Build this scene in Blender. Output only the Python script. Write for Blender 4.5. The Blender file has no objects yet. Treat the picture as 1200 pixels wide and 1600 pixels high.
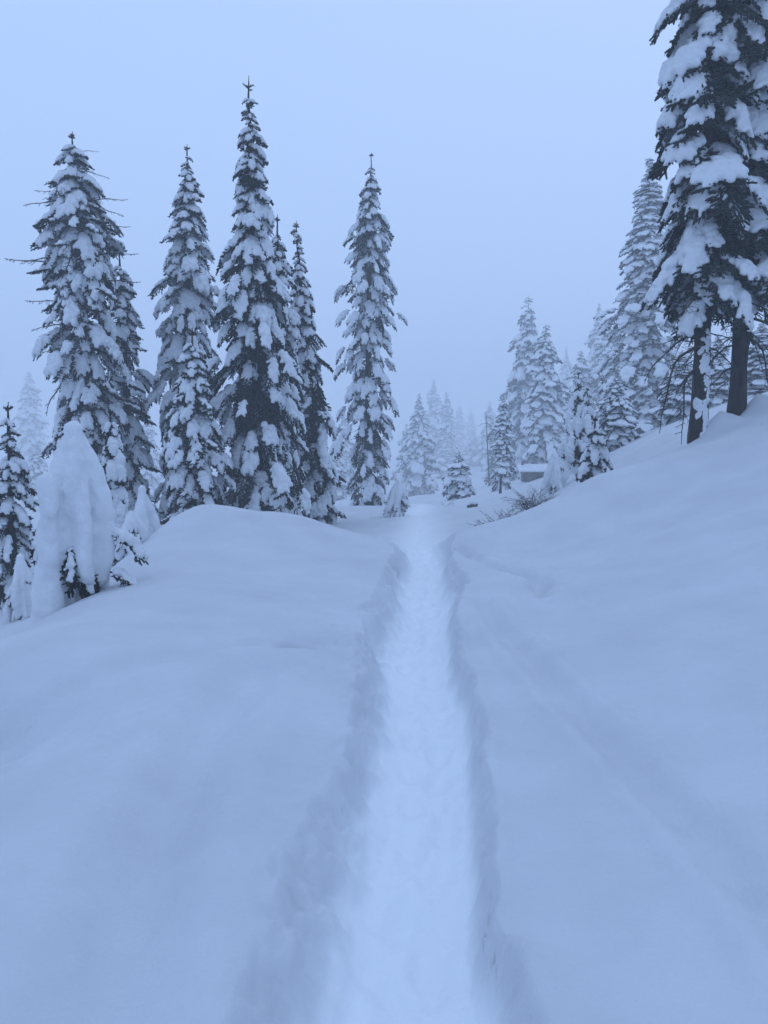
import bpy, bmesh, math, random
import numpy as np
from mathutils import Matrix, Vector, Euler

R = math.radians
SC = bpy.context.scene
COL = SC.collection

# ----------------------------------------------------------------- camera, sky, light, exposure
PITCH = R(5.0)
FPX = 1250.0                      # focal length in pixels of a 1200 x 1600 frame
EYE = 1.6
cam_d = bpy.data.cameras.new('camera')
cam_d.sensor_fit = 'VERTICAL'
cam_d.sensor_height = 36.0
cam_d.lens = 36.0 * FPX / 1600.0
cam_d.clip_start = 0.05
cam_d.clip_end = 2000.0
cam = bpy.data.objects.new('camera', cam_d)
COL.objects.link(cam)
cam.location = (0, 0, EYE)
cam.rotation_euler = (R(90) - PITCH, 0, 0)
SC.camera = cam

SUN_EL, SUN_AZ = R(48.0), R(25.0)
world = bpy.data.worlds.new('World')
SC.world = world
world.use_nodes = True
wn = world.node_tree
wn.nodes.clear()
sky = wn.nodes.new('ShaderNodeTexSky')
sky.sky_type = 'NISHITA'
sky.sun_disc = False
sky.sun_elevation = SUN_EL
sky.sun_rotation = SUN_AZ
sky.ozone_density = 3.0
sky.dust_density = 2.0
over = wn.nodes.new('ShaderNodeRGB')                 # the even cloud deck of a snowfall at dusk
over.outputs[0].default_value = (5.60, 7.84, 12.35, 1)
mix = wn.nodes.new('ShaderNodeMixRGB')
mix.inputs[0].default_value = 0.90
bg = wn.nodes.new('ShaderNodeBackground')
bg.inputs['Strength'].default_value = 0.096
wo = wn.nodes.new('ShaderNodeOutputWorld')
wn.links.new(sky.outputs[0], mix.inputs[1])
wn.links.new(over.outputs[0], mix.inputs[2])
wn.links.new(mix.outputs[0], bg.inputs['Color'])
wn.links.new(bg.outputs[0], wo.inputs['Surface'])

sun_d = bpy.data.lights.new('sun', 'SUN')
sun_d.energy = 0.12
sun_d.angle = R(70)
sun_d.color = (0.62, 0.80, 1.0)
sun = bpy.data.objects.new('sun', sun_d)
COL.objects.link(sun)
sun.rotation_euler = (R(90) - SUN_EL, 0, math.pi - SUN_AZ)
sun.location = (0, 0, 60)

vs = SC.view_settings
SC.display_settings.display_device = 'sRGB'
vs.view_transform = 'Standard'
vs.look = 'None'
vs.exposure = 0.0
vs.gamma = 1.0
vs.use_curve_mapping = False
SC.render.engine = 'CYCLES'
cy = SC.cycles
cy.use_denoising = True
cy.max_bounces = 6
cy.diffuse_bounces = 4
cy.glossy_bounces = 2
cy.volume_bounces = 3
cy.transparent_max_bounces = 8
cy.caustics_reflective = False
cy.caustics_refractive = False

PI = math.pi
rnd = random.Random(11)
nprng = np.random.default_rng(5)

# ----------------------------------------------------------------- small helpers
def at(px, py, Y):
    """point of the place that lies Y metres ahead, seen at a given place of the picture"""
    u = (px - 600.0) / FPX
    v = (800.0 - py) / FPX
    h = Y * (v * math.cos(PITCH) - math.sin(PITCH)) / (math.cos(PITCH) + v * math.sin(PITCH))
    d = Y * math.cos(PITCH) - h * math.sin(PITCH)
    return Vector((u * d, Y, EYE + h))

def link(name, mesh, parent=None):
    o = bpy.data.objects.new(name, mesh)
    COL.objects.link(o)
    if parent is not None:
        o.parent = parent
    return o

def thing(name, label, cat, loc=(0, 0, 0), group=None, mesh=None):
    o = bpy.data.objects.new(name, mesh)
    COL.objects.link(o)
    o.location = loc
    o['label'] = label
    o['category'] = cat
    if group:
        o['group'] = group
    return o

def mesh_from(name, verts, faces, mat, smooth=False):
    m = bpy.data.meshes.new(name)
    m.from_pydata([tuple(v) for v in verts], [], [tuple(f) for f in faces])
    m.materials.append(mat)
    if smooth:
        m.polygons.foreach_set('use_smooth', [True] * len(m.polygons))
    m.update()
    return m

def mesh_np(name, V, F, mat, smooth=False):
    """V (n,3) array, F (m,k) array with one k for all faces"""
    m = bpy.data.meshes.new(name)
    k = F.shape[1]
    m.vertices.add(len(V))
    m.vertices.foreach_set('co', np.ascontiguousarray(V, dtype=np.float32).ravel())
    m.loops.add(F.size)
    m.loops.foreach_set('vertex_index', np.ascontiguousarray(F, dtype=np.int32).ravel())
    m.polygons.add(len(F))
    m.polygons.foreach_set('loop_start', np.arange(0, F.size, k, dtype=np.int32))
    m.polygons.foreach_set('loop_total', np.full(len(F), k, dtype=np.int32))
    if smooth:
        m.polygons.foreach_set('use_smooth', np.ones(len(F), dtype=bool))
    m.materials.append(mat)
    m.update(calc_edges=True)
    m.validate()
    return m

_perm = np.concatenate([nprng.permutation(256)] * 2)
_ang = nprng.random(256) * 2 * np.pi
_gx, _gy = np.cos(_ang), np.sin(_ang)
def perlin(x, y):
    xi = np.floor(x).astype(np.int64); yi = np.floor(y).astype(np.int64)
    xf = x - xi; yf = y - yi
    u = xf * xf * xf * (xf * (xf * 6 - 15) + 10)
    v = yf * yf * yf * (yf * (yf * 6 - 15) + 10)
    def g(ix, iy, dx, dy):
        h = _perm[_perm[ix & 255] + (iy & 255)]
        return _gx[h] * dx + _gy[h] * dy
    a = g(xi, yi, xf, yf); b = g(xi + 1, yi, xf - 1, yf)
    c = g(xi, yi + 1, xf, yf - 1); d = g(xi + 1, yi + 1, xf - 1, yf - 1)
    return 1.4 * ((a * (1 - u) + b * u) * (1 - v) + (c * (1 - u) + d * u) * v)

def fbm(x, y, oct=4):
    s = 0.0; a = 1.0
    for k in range(oct):
        s = s + a * perlin(x * 2 ** k + 17.3 * k, y * 2 ** k - 9.1 * k)
        a *= 0.5
    return s

def sstep(a, b, x):
    t = np.clip((x - a) / (b - a), 0, 1)
    return t * t * (3 - 2 * t)

# ----------------------------------------------------------------- materials
def new_mat(name):
    m = bpy.data.materials.new(name)
    m.use_nodes = True
    return m, m.node_tree, m.node_tree.nodes['Principled BSDF']

def snow_mat(name, c0, c1, scale, bump, rough=0.7):
    m, nt, b = new_mat(name)
    tc = nt.nodes.new('ShaderNodeTexCoord')
    n1 = nt.nodes.new('ShaderNodeTexNoise'); n1.inputs['Scale'].default_value = scale; n1.inputs['Detail'].default_value = 5
    nt.links.new(tc.outputs['Object'], n1.inputs['Vector'])
    cr = nt.nodes.new('ShaderNodeValToRGB')
    cr.color_ramp.elements[0].position = 0.3; cr.color_ramp.elements[0].color = (*c0, 1)
    cr.color_ramp.elements[1].position = 0.7; cr.color_ramp.elements[1].color = (*c1, 1)
    nt.links.new(n1.outputs['Fac'], cr.inputs[0])
    nt.links.new(cr.outputs[0], b.inputs['Base Color'])
    n2 = nt.nodes.new('ShaderNodeTexNoise'); n2.inputs['Scale'].default_value = scale * 9; n2.inputs['Detail'].default_value = 6
    n2.inputs['Roughness'].default_value = 0.65
    nt.links.new(tc.outputs['Object'], n2.inputs['Vector'])
    bp = nt.nodes.new('ShaderNodeBump'); bp.inputs['Strength'].default_value = bump; bp.inputs['Distance'].default_value = 0.03
    nt.links.new(n2.outputs['Fac'], bp.inputs['Height'])
    nt.links.new(bp.outputs[0], b.inputs['Normal'])
    b.inputs['Roughness'].default_value = rough
    b.inputs['Specular IOR Level'].default_value = 0.3
    return m

SNOW_GROUND = snow_mat('ground_snow', (0.57, 0.595, 0.63), (0.64, 0.665, 0.70), 1.7, 0.30)
def pack_and_light_floor(m):
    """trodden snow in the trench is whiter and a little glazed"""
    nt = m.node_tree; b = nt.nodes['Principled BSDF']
    at_ = nt.nodes.new('ShaderNodeAttribute'); at_.attribute_name = 'packed_lit'
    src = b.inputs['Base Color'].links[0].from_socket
    mx = nt.nodes.new('ShaderNodeMixRGB'); mx.inputs[2].default_value = (0.88, 0.90, 0.92, 1)  # lighter colour stands in for sky light on the trench floor and path
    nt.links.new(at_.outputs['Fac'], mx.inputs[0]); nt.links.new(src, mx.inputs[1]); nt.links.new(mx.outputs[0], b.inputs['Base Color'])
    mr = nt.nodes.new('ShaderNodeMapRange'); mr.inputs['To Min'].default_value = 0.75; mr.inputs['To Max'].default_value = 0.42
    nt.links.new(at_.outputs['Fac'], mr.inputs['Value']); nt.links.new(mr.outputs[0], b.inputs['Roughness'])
pack_and_light_floor(SNOW_GROUND)
SNOW_TREE = snow_mat('tree_snow', (0.72, 0.74, 0.77), (0.82, 0.84, 0.87), 5.0, 0.55)

def plant_mat(name, c0, c1, c2, scale):
    m, nt, b = new_mat(name)
    tc = nt.nodes.new('ShaderNodeTexCoord')
    n1 = nt.nodes.new('ShaderNodeTexNoise'); n1.inputs['Scale'].default_value = scale; n1.inputs['Detail'].default_value = 4
    nt.links.new(tc.outputs['Object'], n1.inputs['Vector'])
    cr = nt.nodes.new('ShaderNodeValToRGB')
    e = cr.color_ramp.elements
    e[0].position = 0.32; e[0].color = (*c0, 1)
    e[1].position = 0.74; e[1].color = (*c2, 1)
    k = e.new(0.52); k.color = (*c1, 1)
    nt.links.new(n1.outputs['Fac'], cr.inputs[0])
    nt.links.new(cr.outputs[0], b.inputs['Base Color'])
    b.inputs['Roughness'].default_value = 0.8
    b.inputs['Specular IOR Level'].default_value = 0.2
    return m
NEEDLE = plant_mat('fir_needles', (0.010, 0.016, 0.013), (0.020, 0.027, 0.021), (0.042, 0.042, 0.034), 6.0)

def bark_mat():
    m, nt, b = new_mat('bark')
    tc = nt.nodes.new('ShaderNodeTexCoord')
    mp = nt.nodes.new('ShaderNodeMapping'); mp.inputs['Scale'].default_value = (9, 9, 1.6)
    nt.links.new(tc.outputs['Object'], mp.inputs['Vector'])
    n1 = nt.nodes.new('ShaderNodeTexNoise'); n1.inputs['Scale'].default_value = 2.2; n1.inputs['Detail'].default_value = 7
    nt.links.new(mp.outputs[0], n1.inputs['Vector'])
    cr = nt.nodes.new('ShaderNodeValToRGB')
    cr.color_ramp.elements[0].position = 0.35; cr.color_ramp.elements[0].color = (0.008, 0.007, 0.007, 1)
    cr.color_ramp.elements[1].position = 0.7; cr.color_ramp.elements[1].color = (0.048, 0.038, 0.034, 1)
    nt.links.new(n1.outputs['Fac'], cr.inputs[0])
    nt.links.new(cr.outputs[0], b.inputs['Base Color'])
    bp = nt.nodes.new('ShaderNodeBump'); bp.inputs['Strength'].default_value = 0.9; bp.inputs['Distance'].default_value = 0.05
    nt.links.new(n1.outputs['Fac'], bp.inputs['Height'])
    nt.links.new(bp.outputs[0], b.inputs['Normal'])
    b.inputs['Roughness'].default_value = 0.9
    return m
BARK = bark_mat()

def plain(name, c, rough=0.8, wob=0.4, scale=4.0):
    return plant_mat(name, tuple(x * (1 - wob) for x in c), c, tuple(min(1, x * (1 + wob)) for x in c), scale)
TWIG = plain('bare_twig', (0.060, 0.050, 0.045))
WOOD = plain('weathered_boards', (0.13, 0.11, 0.10))
ROCK = plain('dark_rock', (0.055, 0.055, 0.058))
PAINT = plain('stake_paint', (0.05, 0.045, 0.05))
GLASS = plain('dark_window_glass', (0.03, 0.035, 0.04), wob=0.1)

# ----------------------------------------------------------------- terrain
CTRL = []
def cp(px, py, Y):
    p = at(px, py, Y); CTRL.append((p.x, p.y, p.z))
def cw(x, y, z):
    CTRL.append((x, y, z))
# crest of the left bank and what falls away behind it
for a in [(20, 1003, 4.6), (75, 978, 5.4), (140, 940, 6.4), (200, 893, 7.6), (240, 852, 8.8), (262, 826, 9.5), (285, 801, 10.0), (312, 787, 10.4),
          (338, 795, 10.6), (372, 803, 10.8), (420, 799, 11.0), (480, 809, 11.0), (540, 829, 11.0), (600, 842, 10.6)]:
    cp(*a)
for x, y, z in [(-3.3, 4.6, 0.05), (-3.7, 6.2, -0.35), (-4.0, 8.2, -0.55), (-3.9, 10.2, -0.45), (-3.6, 12.2, -0.35), (-2.5, 13.5, -0.15), (-1.5, 13.8, -0.12),
                (-0.7, 13.4, -0.1), (-0.2, 12.6, -0.05), (-6, 8, -1.0), (-6, 12, -1.0), (-8, 6, -1.3), (-6.5, 3, -0.9), (-3.6, 2.5, 0.0), (-3.4, 0, 0.15), (-7, -4, -0.8)]:
    cw(x, y, z)
# near banks either side of the trench
for y in (-4, -1, 1.5, 3.5, 5.5, 7.5, 9.2):
    xc = 0.06 + 0.041 * y
    cw(xc - 0.55, y, 0.27 + 0.06 * (y > 7)); cw(xc + 0.55, y, 0.26 + 0.08 * (y > 7))
    cw(xc - 1.3, y, 0.36); cw(xc + 1.4, y, 0.42)
    cw(xc + 2.6, y, 0.72 + 0.01 * y)
    if y < 8: cw(xc - 2.1, y, 0.40)
cw(4.5, 5, 1.35); cw(4.5, 0, 1.2); cw(8, 4, 2.4); cw(8, -4, 2.2)
# crest of the right bank
for a in [(706, 836, 10.2), (760, 818, 10.6), (830, 797, 11.0), (880, 772, 11.0), (910, 754, 11.0), (945, 737, 11.0), (1010, 717, 11.1), (1080, 699, 11.3),
          (1140, 669, 11.6), (1200, 638, 12.0), (1290, 590, 12.6)]:
    cp(*a)
for x, y, z in [(1.2, 12.6, 0.02), (1.9, 13.2, 0.05), (2.7, 13.8, 0.25), (3.5, 14.0, 0.60), (0.55, 12.0, 0.0), (0.6, 14, -0.03)]:
    cw(x, y, z)
# clearing beyond the trench, far ground
for a in [(640, 812, 17.0), (655, 799, 21.0), (660, 786, 28.0), (600, 800, 22), (700, 800, 20.5), (735, 792, 25), (712, 793, 30), (760, 786, 26), (790, 790, 21), (830, 790, 16.5),
          (870, 772, 18), (925, 756, 15.8), (985, 702, 17.0), (1040, 668, 18.0), (1100, 655, 17.5), (1180, 622, 18), (850, 757, 38), (790, 765, 33), (960, 700, 27),
          (1010, 680, 25), (1100, 645, 28), (1200, 610, 28), (650, 780, 60), (720, 772, 60), (560, 780, 60), (770, 768, 60), (900, 730, 60), (1100, 650, 60), (650, 772, 130), (760, 760, 130), (560, 770, 130), (900, 715, 130)]:
    cp(*a)
for x, y, z in [(-8, 18, -1.2), (-4, 18, -0.5), (-2, 18, -0.45), (-12, 14, -1.8), (-10, 24, -1.4), (-4, 24, -0.6), (-25, 30, -3.5), (-20, 60, -4), (-40, 0, -6), (-20, -10, -3), (30, 0, 7.5),
                (30, 20, 8), (25, -15, 6), (0, -15, 0.6), (0, -60, 2), (-60, 90, -7), (70, 90, 10), (100, 0, 14), (-120, 0, -10), (0, 300, -8), (-300, 100, -12), (300, 100, 22),
                (200, 300, 10), (-200, 300, -12), (0, -200, 4), (-250, -200, -8), (250, -200, 16)]:
    cw(x, y, z)
CT = np.array(CTRL)
def _warp(x, y):
    """distances count for less the farther off they are"""
    r = np.hypot(x, y) + 1e-9
    k = np.where(r < 14, 1.0, (14 + 14 * np.log(np.maximum(r, 14) / 14)) / r)
    return x * k, y * k
_cx, _cy = _warp(CT[:, 0], CT[:, 1])
_C2 = 0.45 ** 2
_D = np.sqrt((_cx[:, None] - _cx) ** 2 + (_cy[:, None] - _cy) ** 2 + _C2)
_n = len(CT)
_A = np.zeros((_n + 3, _n + 3))
_A[:_n, :_n] = _D - 0.02 * np.eye(_n)
_A[:_n, _n] = 1; _A[:_n, _n + 1] = _cx; _A[:_n, _n + 2] = _cy
_A[_n:, :_n] = _A[:_n, _n:].T
_W = np.linalg.solve(_A, np.concatenate([CT[:, 2], [0, 0, 0]]))
def base_surface(x, y):
    wx, wy = _warp(x, y)
    out = np.full(x.shape, _W[_n]) + _W[_n + 1] * wx + _W[_n + 2] * wy
    for k in range(_n):
        out += _W[k] * np.sqrt((wx - _cx[k]) ** 2 + (wy - _cy[k]) ** 2 + _C2)
    return out

def trail_x(y):
    yy = np.asarray(y, dtype=float)
    return 0.060 + 0.042 * yy - 0.055 * (1 - sstep(1.5, 5.5, yy)) + 0.03 * np.sin(yy * 0.8 + 0.4) * sstep(2, 6, yy) + 0.02 * np.sin(yy * 2.1)

def seg_dist(x, y, pts):
    best = np.full(x.shape, 1e9)
    for (ax, ay), (bx, by) in zip(pts[:-1], pts[1:]):
        dx, dy = bx - ax, by - ay
        t = np.clip(((x - ax) * dx + (y - ay) * dy) / (dx * dx + dy * dy), 0, 1)
        best = np.minimum(best, np.hypot(x - ax - t * dx, y - ay - t * dy))
    return best

_pr = random.Random(4)
PRINTS = []
_y = 1.2
while _y < 12:
    PRINTS.append(((0.062 if len(PRINTS) % 2 else -0.062) + _pr.uniform(-.03, .03), _y, _pr.uniform(-.2, .2), _pr.uniform(0.010, 0.028)))
    _y += _pr.uniform(0.14, 0.30)

def ground_z(x, y, want_packed_lit=False):
    x = np.asarray(x, dtype=float); y = np.asarray(y, dtype=float)
    z = base_surface(x, y)
    r = np.hypot(x, y)
    near = 1 - sstep(16, 40, r)
    # wind-smoothed undulation
    z = z + 0.030 * fbm(x * 0.75 + 3, y * 0.55, 2) * sstep(0.3, 1.2, np.abs(x - trail_x(y)))
    z = z + 0.35 * fbm(x * 0.09, y * 0.09 + 7, 3) * sstep(15, 40, r)
    # old filled-in tracks
    t1 = [(0.80, 6.4), (0.90, 4.4), (1.00, 3.0), (1.06, 2.0), (1.15, 0.0)]
    d = seg_dist(x, y, t1) + 0.02 * fbm(x * 4, y * 4, 2)
    z = z - 0.030 * np.exp(-(d / 0.06) ** 2) + 0.030 * np.exp(-((d - 0.13) / 0.06) ** 2)
    t2 = [(-0.3, 5.3), (-0.75, 4.9), (-1.5, 4.2), (-2.4, 3.7)]
    d = seg_dist(x, y, t2) + 0.02 * fbm(x * 4 + 5, y * 4, 2)
    z = z - 0.05 * np.exp(-(d / 0.09) ** 2)
    t3 = [(0.85, 9.6), (1.1, 8.2), (1.35, 7.2), (1.3, 6.4)]
    d = seg_dist(x, y, t3) + 0.05 * fbm(x * 3 + 5, y * 3, 2)
    z = z - 0.06 * np.exp(-(d / 0.07) ** 2) + 0.03 * np.exp(-((d - 0.14) / 0.10) ** 2)
    t4 = [(-0.62, 5.0), (-0.35, 5.15), (-0.12, 5.2)]
    d = seg_dist(x, y, t4) + 0.04 * fbm(x * 7 + 5, y * 7, 2)
    z = z - 0.07 * np.exp(-(d / 0.045) ** 2)
    t5 = [(-0.62, 1.6), (-0.74, 2.4), (-0.80, 3.4), (-0.72, 4.4)]
    d = seg_dist(x, y, t5)
    z = z - 0.06 * np.exp(-(d / 0.13) ** 2) + 0.03 * np.exp(-((d - 0.25) / 0.12) ** 2)
    # hollow round the buried fir at the left edge of the bank
    d = np.hypot((x + 2.25) / 0.85, (y - 3.6) / 0.60)
    z = z - 0.46 * np.exp(-d ** 2 * 1.1) * (1 + 0.25 * fbm(x * 3, y * 3, 2))
    # mounds of snow against the trunks on the right
    for (mx, my) in MOUNDS:
        z = z + 0.30 * np.exp(-(np.hypot(x - mx - 0.28, y - my + 0.05) / 0.24) ** 2)
    # the trodden trench
    s = x - trail_x(y)
    lump = fbm(x * 3.1 + 1.7, y * 2.3, 3)
    fine = fbm(x * 9.0, y * 7.0 + 4, 3)
    end = 1 - sstep(10.8, 12.3, y + 0.25 * lump)
    near_t = 1 - sstep(1.8, 3.6, y)
    half = 0.180 + 0.012 * sstep(3, 6, y) - 0.02 * sstep(8, 10.5, y)
    # left bank: a soft slumped slope with a broken upper edge; right bank: a sharper cut
    jag = np.abs(fbm(y * 1.9 + 3, y * 0.4, 4))
    dl = -s - half + 0.045 * lump + 0.02 * fine
    dr = s - half + 0.035 * fbm(x * 0.6 + 9, y * 1.5, 3) + 0.012 * fine
    wl = 0.19 + 0.20 * sstep(9.0, 10.8, y) + 0.04 * near_t + 0.06 * np.exp(-((y - 6.5) / 2.0) ** 2) + 0.05 * fbm(x * 0.4 + 1, y * 1.3, 3)
    wr = 0.100 + 0.17 * sstep(9.2, 10.8, y) + 0.12 * np.exp(-((y - 7.6) / 1.1) ** 2) + 0.035 * fbm(x * 0.4 + 7, y * 1.6, 3)
    wl = np.maximum(wl, 0.07); wr = np.maximum(wr, 0.05)
    ul = np.clip(dl / wl, 0, 1); ur = np.clip(dr / wr, 0, 1)
    calm = 1 - 0.8 * sstep(8.0, 10.0, y)
    bell = lambda u: 4 * u * (1 - u)
    u2l = np.clip(ul + calm * bell(ul) * (0.13 * fbm(ul * 2.1 + 3, y * 3.4, 3) + 0.10 * fbm(ul * 4.0, y * 8.5 + 2, 2)), 0, 1)
    u2r = np.clip(ur + calm * bell(ur) * (0.14 * fbm(ur * 1.8 + 8, y * 4.2 + 5, 3) + 0.10 * fbm(ur * 3.5, y * 9.5 + 6, 2)), 0, 1)
    wall = np.where(s < 0, 0.5 * sstep(0, 1, u2l) + 0.5 * u2l, 0.6 * sstep(0, 1, u2r) + 0.4 * u2r)
    on_wall = np.clip(4 * wall * (1 - wall), 0, 1)
    floor = 0.010 * fine + 0.020 * lump + 0.07 * np.clip((np.abs(s) - 0.09) / 0.13, 0, 1) ** 2
    for (fx, fy, fr, fd) in PRINTS:
        c, sn = math.cos(fr), math.sin(fr)
        a = (s - fx) * c + (y - fy) * sn; b = -(s - fx) * sn + (y - fy) * c
        m = (np.abs(y - fy) < 0.4) & (np.abs(s) < 0.5)
        q = (a[m] / 0.062) ** 2 + (b[m] / 0.15) ** 2
        floor[m] += -fd * np.exp(-q ** 1.6) + 0.35 * fd * np.exp(-(q - 1.5) ** 2 * 1.5)
    rim = 0.022 * np.exp(-((np.maximum(dl - wl, dr - wr)) / 0.09) ** 2) * (0.4 + lump + 0.6 * fine)
    mask = (1 - wall) * end
    zt = z * (1 - mask) + floor * mask
    zt = zt + end * calm * on_wall * (0.030 * lump + 0.022 * fine) + end * rim * calm * (1 - on_wall) * (np.abs(s) > half)
    # slabs that have slid off the edge of the left bank and lie against the wall
    blk = np.clip(fbm(x * 4.2 + 30, y * 3.6, 2) - 0.18, 0, 1)
    zt = zt + end * calm * 0.10 * blk * np.exp(-((dl - 0.6 * wl) / (0.6 * wl + 0.05)) ** 2)
    zt = zt + end * calm * 0.07 * blk * np.exp(-((dr - 0.8 * wr) / (0.6 * wr + 0.03)) ** 2) * near_t
    # the path goes on across the clearing as a shallow furrow
    zt = zt - (1 - end) * 0.05 * np.exp(-(s / 0.30) ** 2) * (1 - sstep(20, 26, y)) * (1 + 0.4 * lump)
    # grain, small pits and lumps of the surface
    off = sstep(0.3, 0.6, np.abs(s))
    zt = zt + near * off * (0.007 * fbm(x * 5.0, y * 4.0 + 3, 3) + 0.003 * fbm(x * 15, y * 13, 2))
    pit = np.clip(fbm(x * 3.3 + 60, y * 2.9, 2) - 0.62, 0, 1) * np.clip(0.5 + fbm(x * 0.5, y * 0.5 + 20, 2), 0, 1)
    zt = zt - near * off * 0.10 * pit
    if want_packed_lit:
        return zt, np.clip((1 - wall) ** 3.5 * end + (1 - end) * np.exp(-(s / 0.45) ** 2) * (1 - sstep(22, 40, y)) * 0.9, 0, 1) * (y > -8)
    return zt
RA_AT = at(1090, 700, 11.9); RB_AT = at(1150, 668, 12.2)
MOUNDS = [(RA_AT.x, RA_AT.y), (RB_AT.x, RB_AT.y)]
def gz(x, y):
    return float(ground_z(np.array([x]), np.array([y]))[0])

def axis_cols():
    a = list(np.arange(0, 0.14, 0.014)) + list(np.arange(0.14, 0.44, 0.0075)) + list(np.arange(0.44, 0.64, 0.013))
    step = 0.015
    while a[-1] < 430:
        a.append(a[-1] + step)
        step *= 1.034
    a = np.array(a)
    return np.concatenate([-a[:0:-1], a])
def axis_rows():
    a = [1.0]
    step = 0.020
    while a[-1] < 430:
        a.append(a[-1] + step)
        if a[-1] > 5: step = min(step * 1.006, 0.06) if a[-1] < 14 else step * 1.04
    b = [1.0]; step = 0.03
    while b[-1] > -430:
        b.append(b[-1] - step); step *= 1.06
    return np.array(b[:0:-1] + a)
XS, YS = axis_cols(), axis_rows()
GX, GY = np.meshgrid(XS, YS)
shift = trail_x(np.clip(GY, -6, 14)) * np.exp(-(GX / 2.5) ** 2)
GX = GX + shift
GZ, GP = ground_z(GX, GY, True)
nr, nc = GX.shape
idx = np.arange(nr * nc).reshape(nr, nc)
F = np.stack([idx[:-1, :-1], idx[:-1, 1:], idx[1:, 1:], idx[1:, :-1]], axis=-1).reshape(-1, 4)
g = link('ground', mesh_np('ground', np.stack([GX, GY, GZ], -1).reshape(-1, 3), F, SNOW_GROUND, True))
ga = g.data.attributes.new('packed_lit', 'FLOAT', 'POINT'); ga.data.foreach_set('value', GP.ravel().astype(np.float32))
g['kind'] = 'structure'
g['label'] = 'snow covered ground with a narrow trodden trench between soft banks'

# ----------------------------------------------------------------- haze
Z_LOW = float(GZ.min())
hz_m, hnt, hb = new_mat('haze')
hnt.nodes.clear()
pv = hnt.nodes.new('ShaderNodeVolumePrincipled')
pv.inputs['Color'].default_value = (0.97, 0.985, 1.0, 1)
pv.inputs['Density'].default_value = 0.0058
pv.inputs['Anisotropy'].default_value = 0.1
ho = hnt.nodes.new('ShaderNodeOutputMaterial')
hnt.links.new(pv.outputs[0], ho.inputs['Volume'])
HX = 436.0; ZB, ZT = Z_LOW - 1.0, max(46.0, float(GZ.max()) + 2.0)
hv = [(sx * HX, sy * HX, z) for z in (ZB, ZT) for sx, sy in ((-1, -1), (1, -1), (1, 1), (-1, 1))]
hz = link('haze', mesh_from('haze', hv, [(0, 3, 2, 1), (4, 5, 6, 7), (0, 1, 5, 4), (1, 2, 6, 5), (2, 3, 7, 6), (3, 0, 4, 7)], hz_m))
hz['kind'] = 'stuff'
hz['label'] = 'pale blue snow haze filling the air'

# ----------------------------------------------------------------- shapes: tubes, snow blobs
class Soup:
    def __init__(self):
        self.V = []; self.T = []; self.n = 0
    def add(self, V, T):
        self.V.append(np.asarray(V, float)); self.T.append(np.asarray(T, int) + self.n); self.n += len(V)
    def tube(self, pts, rad, sides=4, tip=True):
        pts = np.asarray(pts, float); m = len(pts)
        d = np.gradient(pts, axis=0)
        d /= np.linalg.norm(d, axis=1)[:, None] + 1e-9
        ref = np.array([0, 0, 1.0]) if abs(d[0][2]) < 0.85 else np.array([1.0, 0, 0])
        a = np.cross(d, ref); a /= np.linalg.norm(a, axis=1)[:, None] + 1e-9
        b = np.cross(d, a)
        th = np.arange(sides) * 2 * np.pi / sides
        rad = np.asarray(rad, float)
        ring = pts[:, None, :] + rad[:, None, None] * (np.cos(th)[None, :, None] * a[:, None, :] + np.sin(th)[None, :, None] * b[:, None, :])
        V = ring.reshape(-1, 3)
        T = []
        for i in range(m - 1):
            for j in range(sides):
                p, q = i * sides + j, i * sides + (j + 1) % sides
                T.append((p, q, q + sides)); T.append((p, q + sides, p + sides))
        if tip:
            V = np.vstack([V, pts[-1] + d[-1] * rad[-1]])
            k = len(V) - 1; o = (m - 1) * sides
            for j in range(sides):
                T.append((o + j, o + (j + 1) % sides, k))
        self.add(V, T)
    def needles(self, pts, rad, per, rng, size):
        """short flat needles bristling from a twig"""
        pts = np.asarray(pts, float)
        V = []; T = []
        for i in range(len(pts) - 1):
            p0, p1 = pts[i], pts[i + 1]
            d = p1 - p0; L = np.linalg.norm(d) + 1e-9; d = d / L
            for k in range(per):
                c = p0 + (p1 - p0) * (k + rng.random()) / per
                w = np.array([rng.gauss(0, 1), rng.gauss(0, 1), rng.gauss(0, 1) * 0.7])
                w -= d * w.dot(d); w /= np.linalg.norm(w) + 1e-9
                t = np.cross(d, w)
                s = size * rng.uniform(0.7, 1.2)
                o = c + w * rad * 0.5
                V += [o - d * s * 0.24 , o + d * s * 0.24, o + w * s + d * s * 0.7 + t * s * rng.uniform(-.2, .2)]
                n = len(V); T.append((n - 3, n - 2, n - 1))
        if V: self.add(V, T)
    def mesh(self, name, mat, smooth=False):
        return mesh_np(name, np.vstack(self.V), np.vstack(self.T), mat, smooth)

_ico = bmesh.new(); bmesh.ops.create_icosphere(_ico, subdivisions=2, radius=1.0)
ICO_V = np.array([v.co[:] for v in _ico.verts]); ICO_F = np.array([[v.index for v in f.verts] for f in _ico.faces]); _ico.free()

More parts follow.
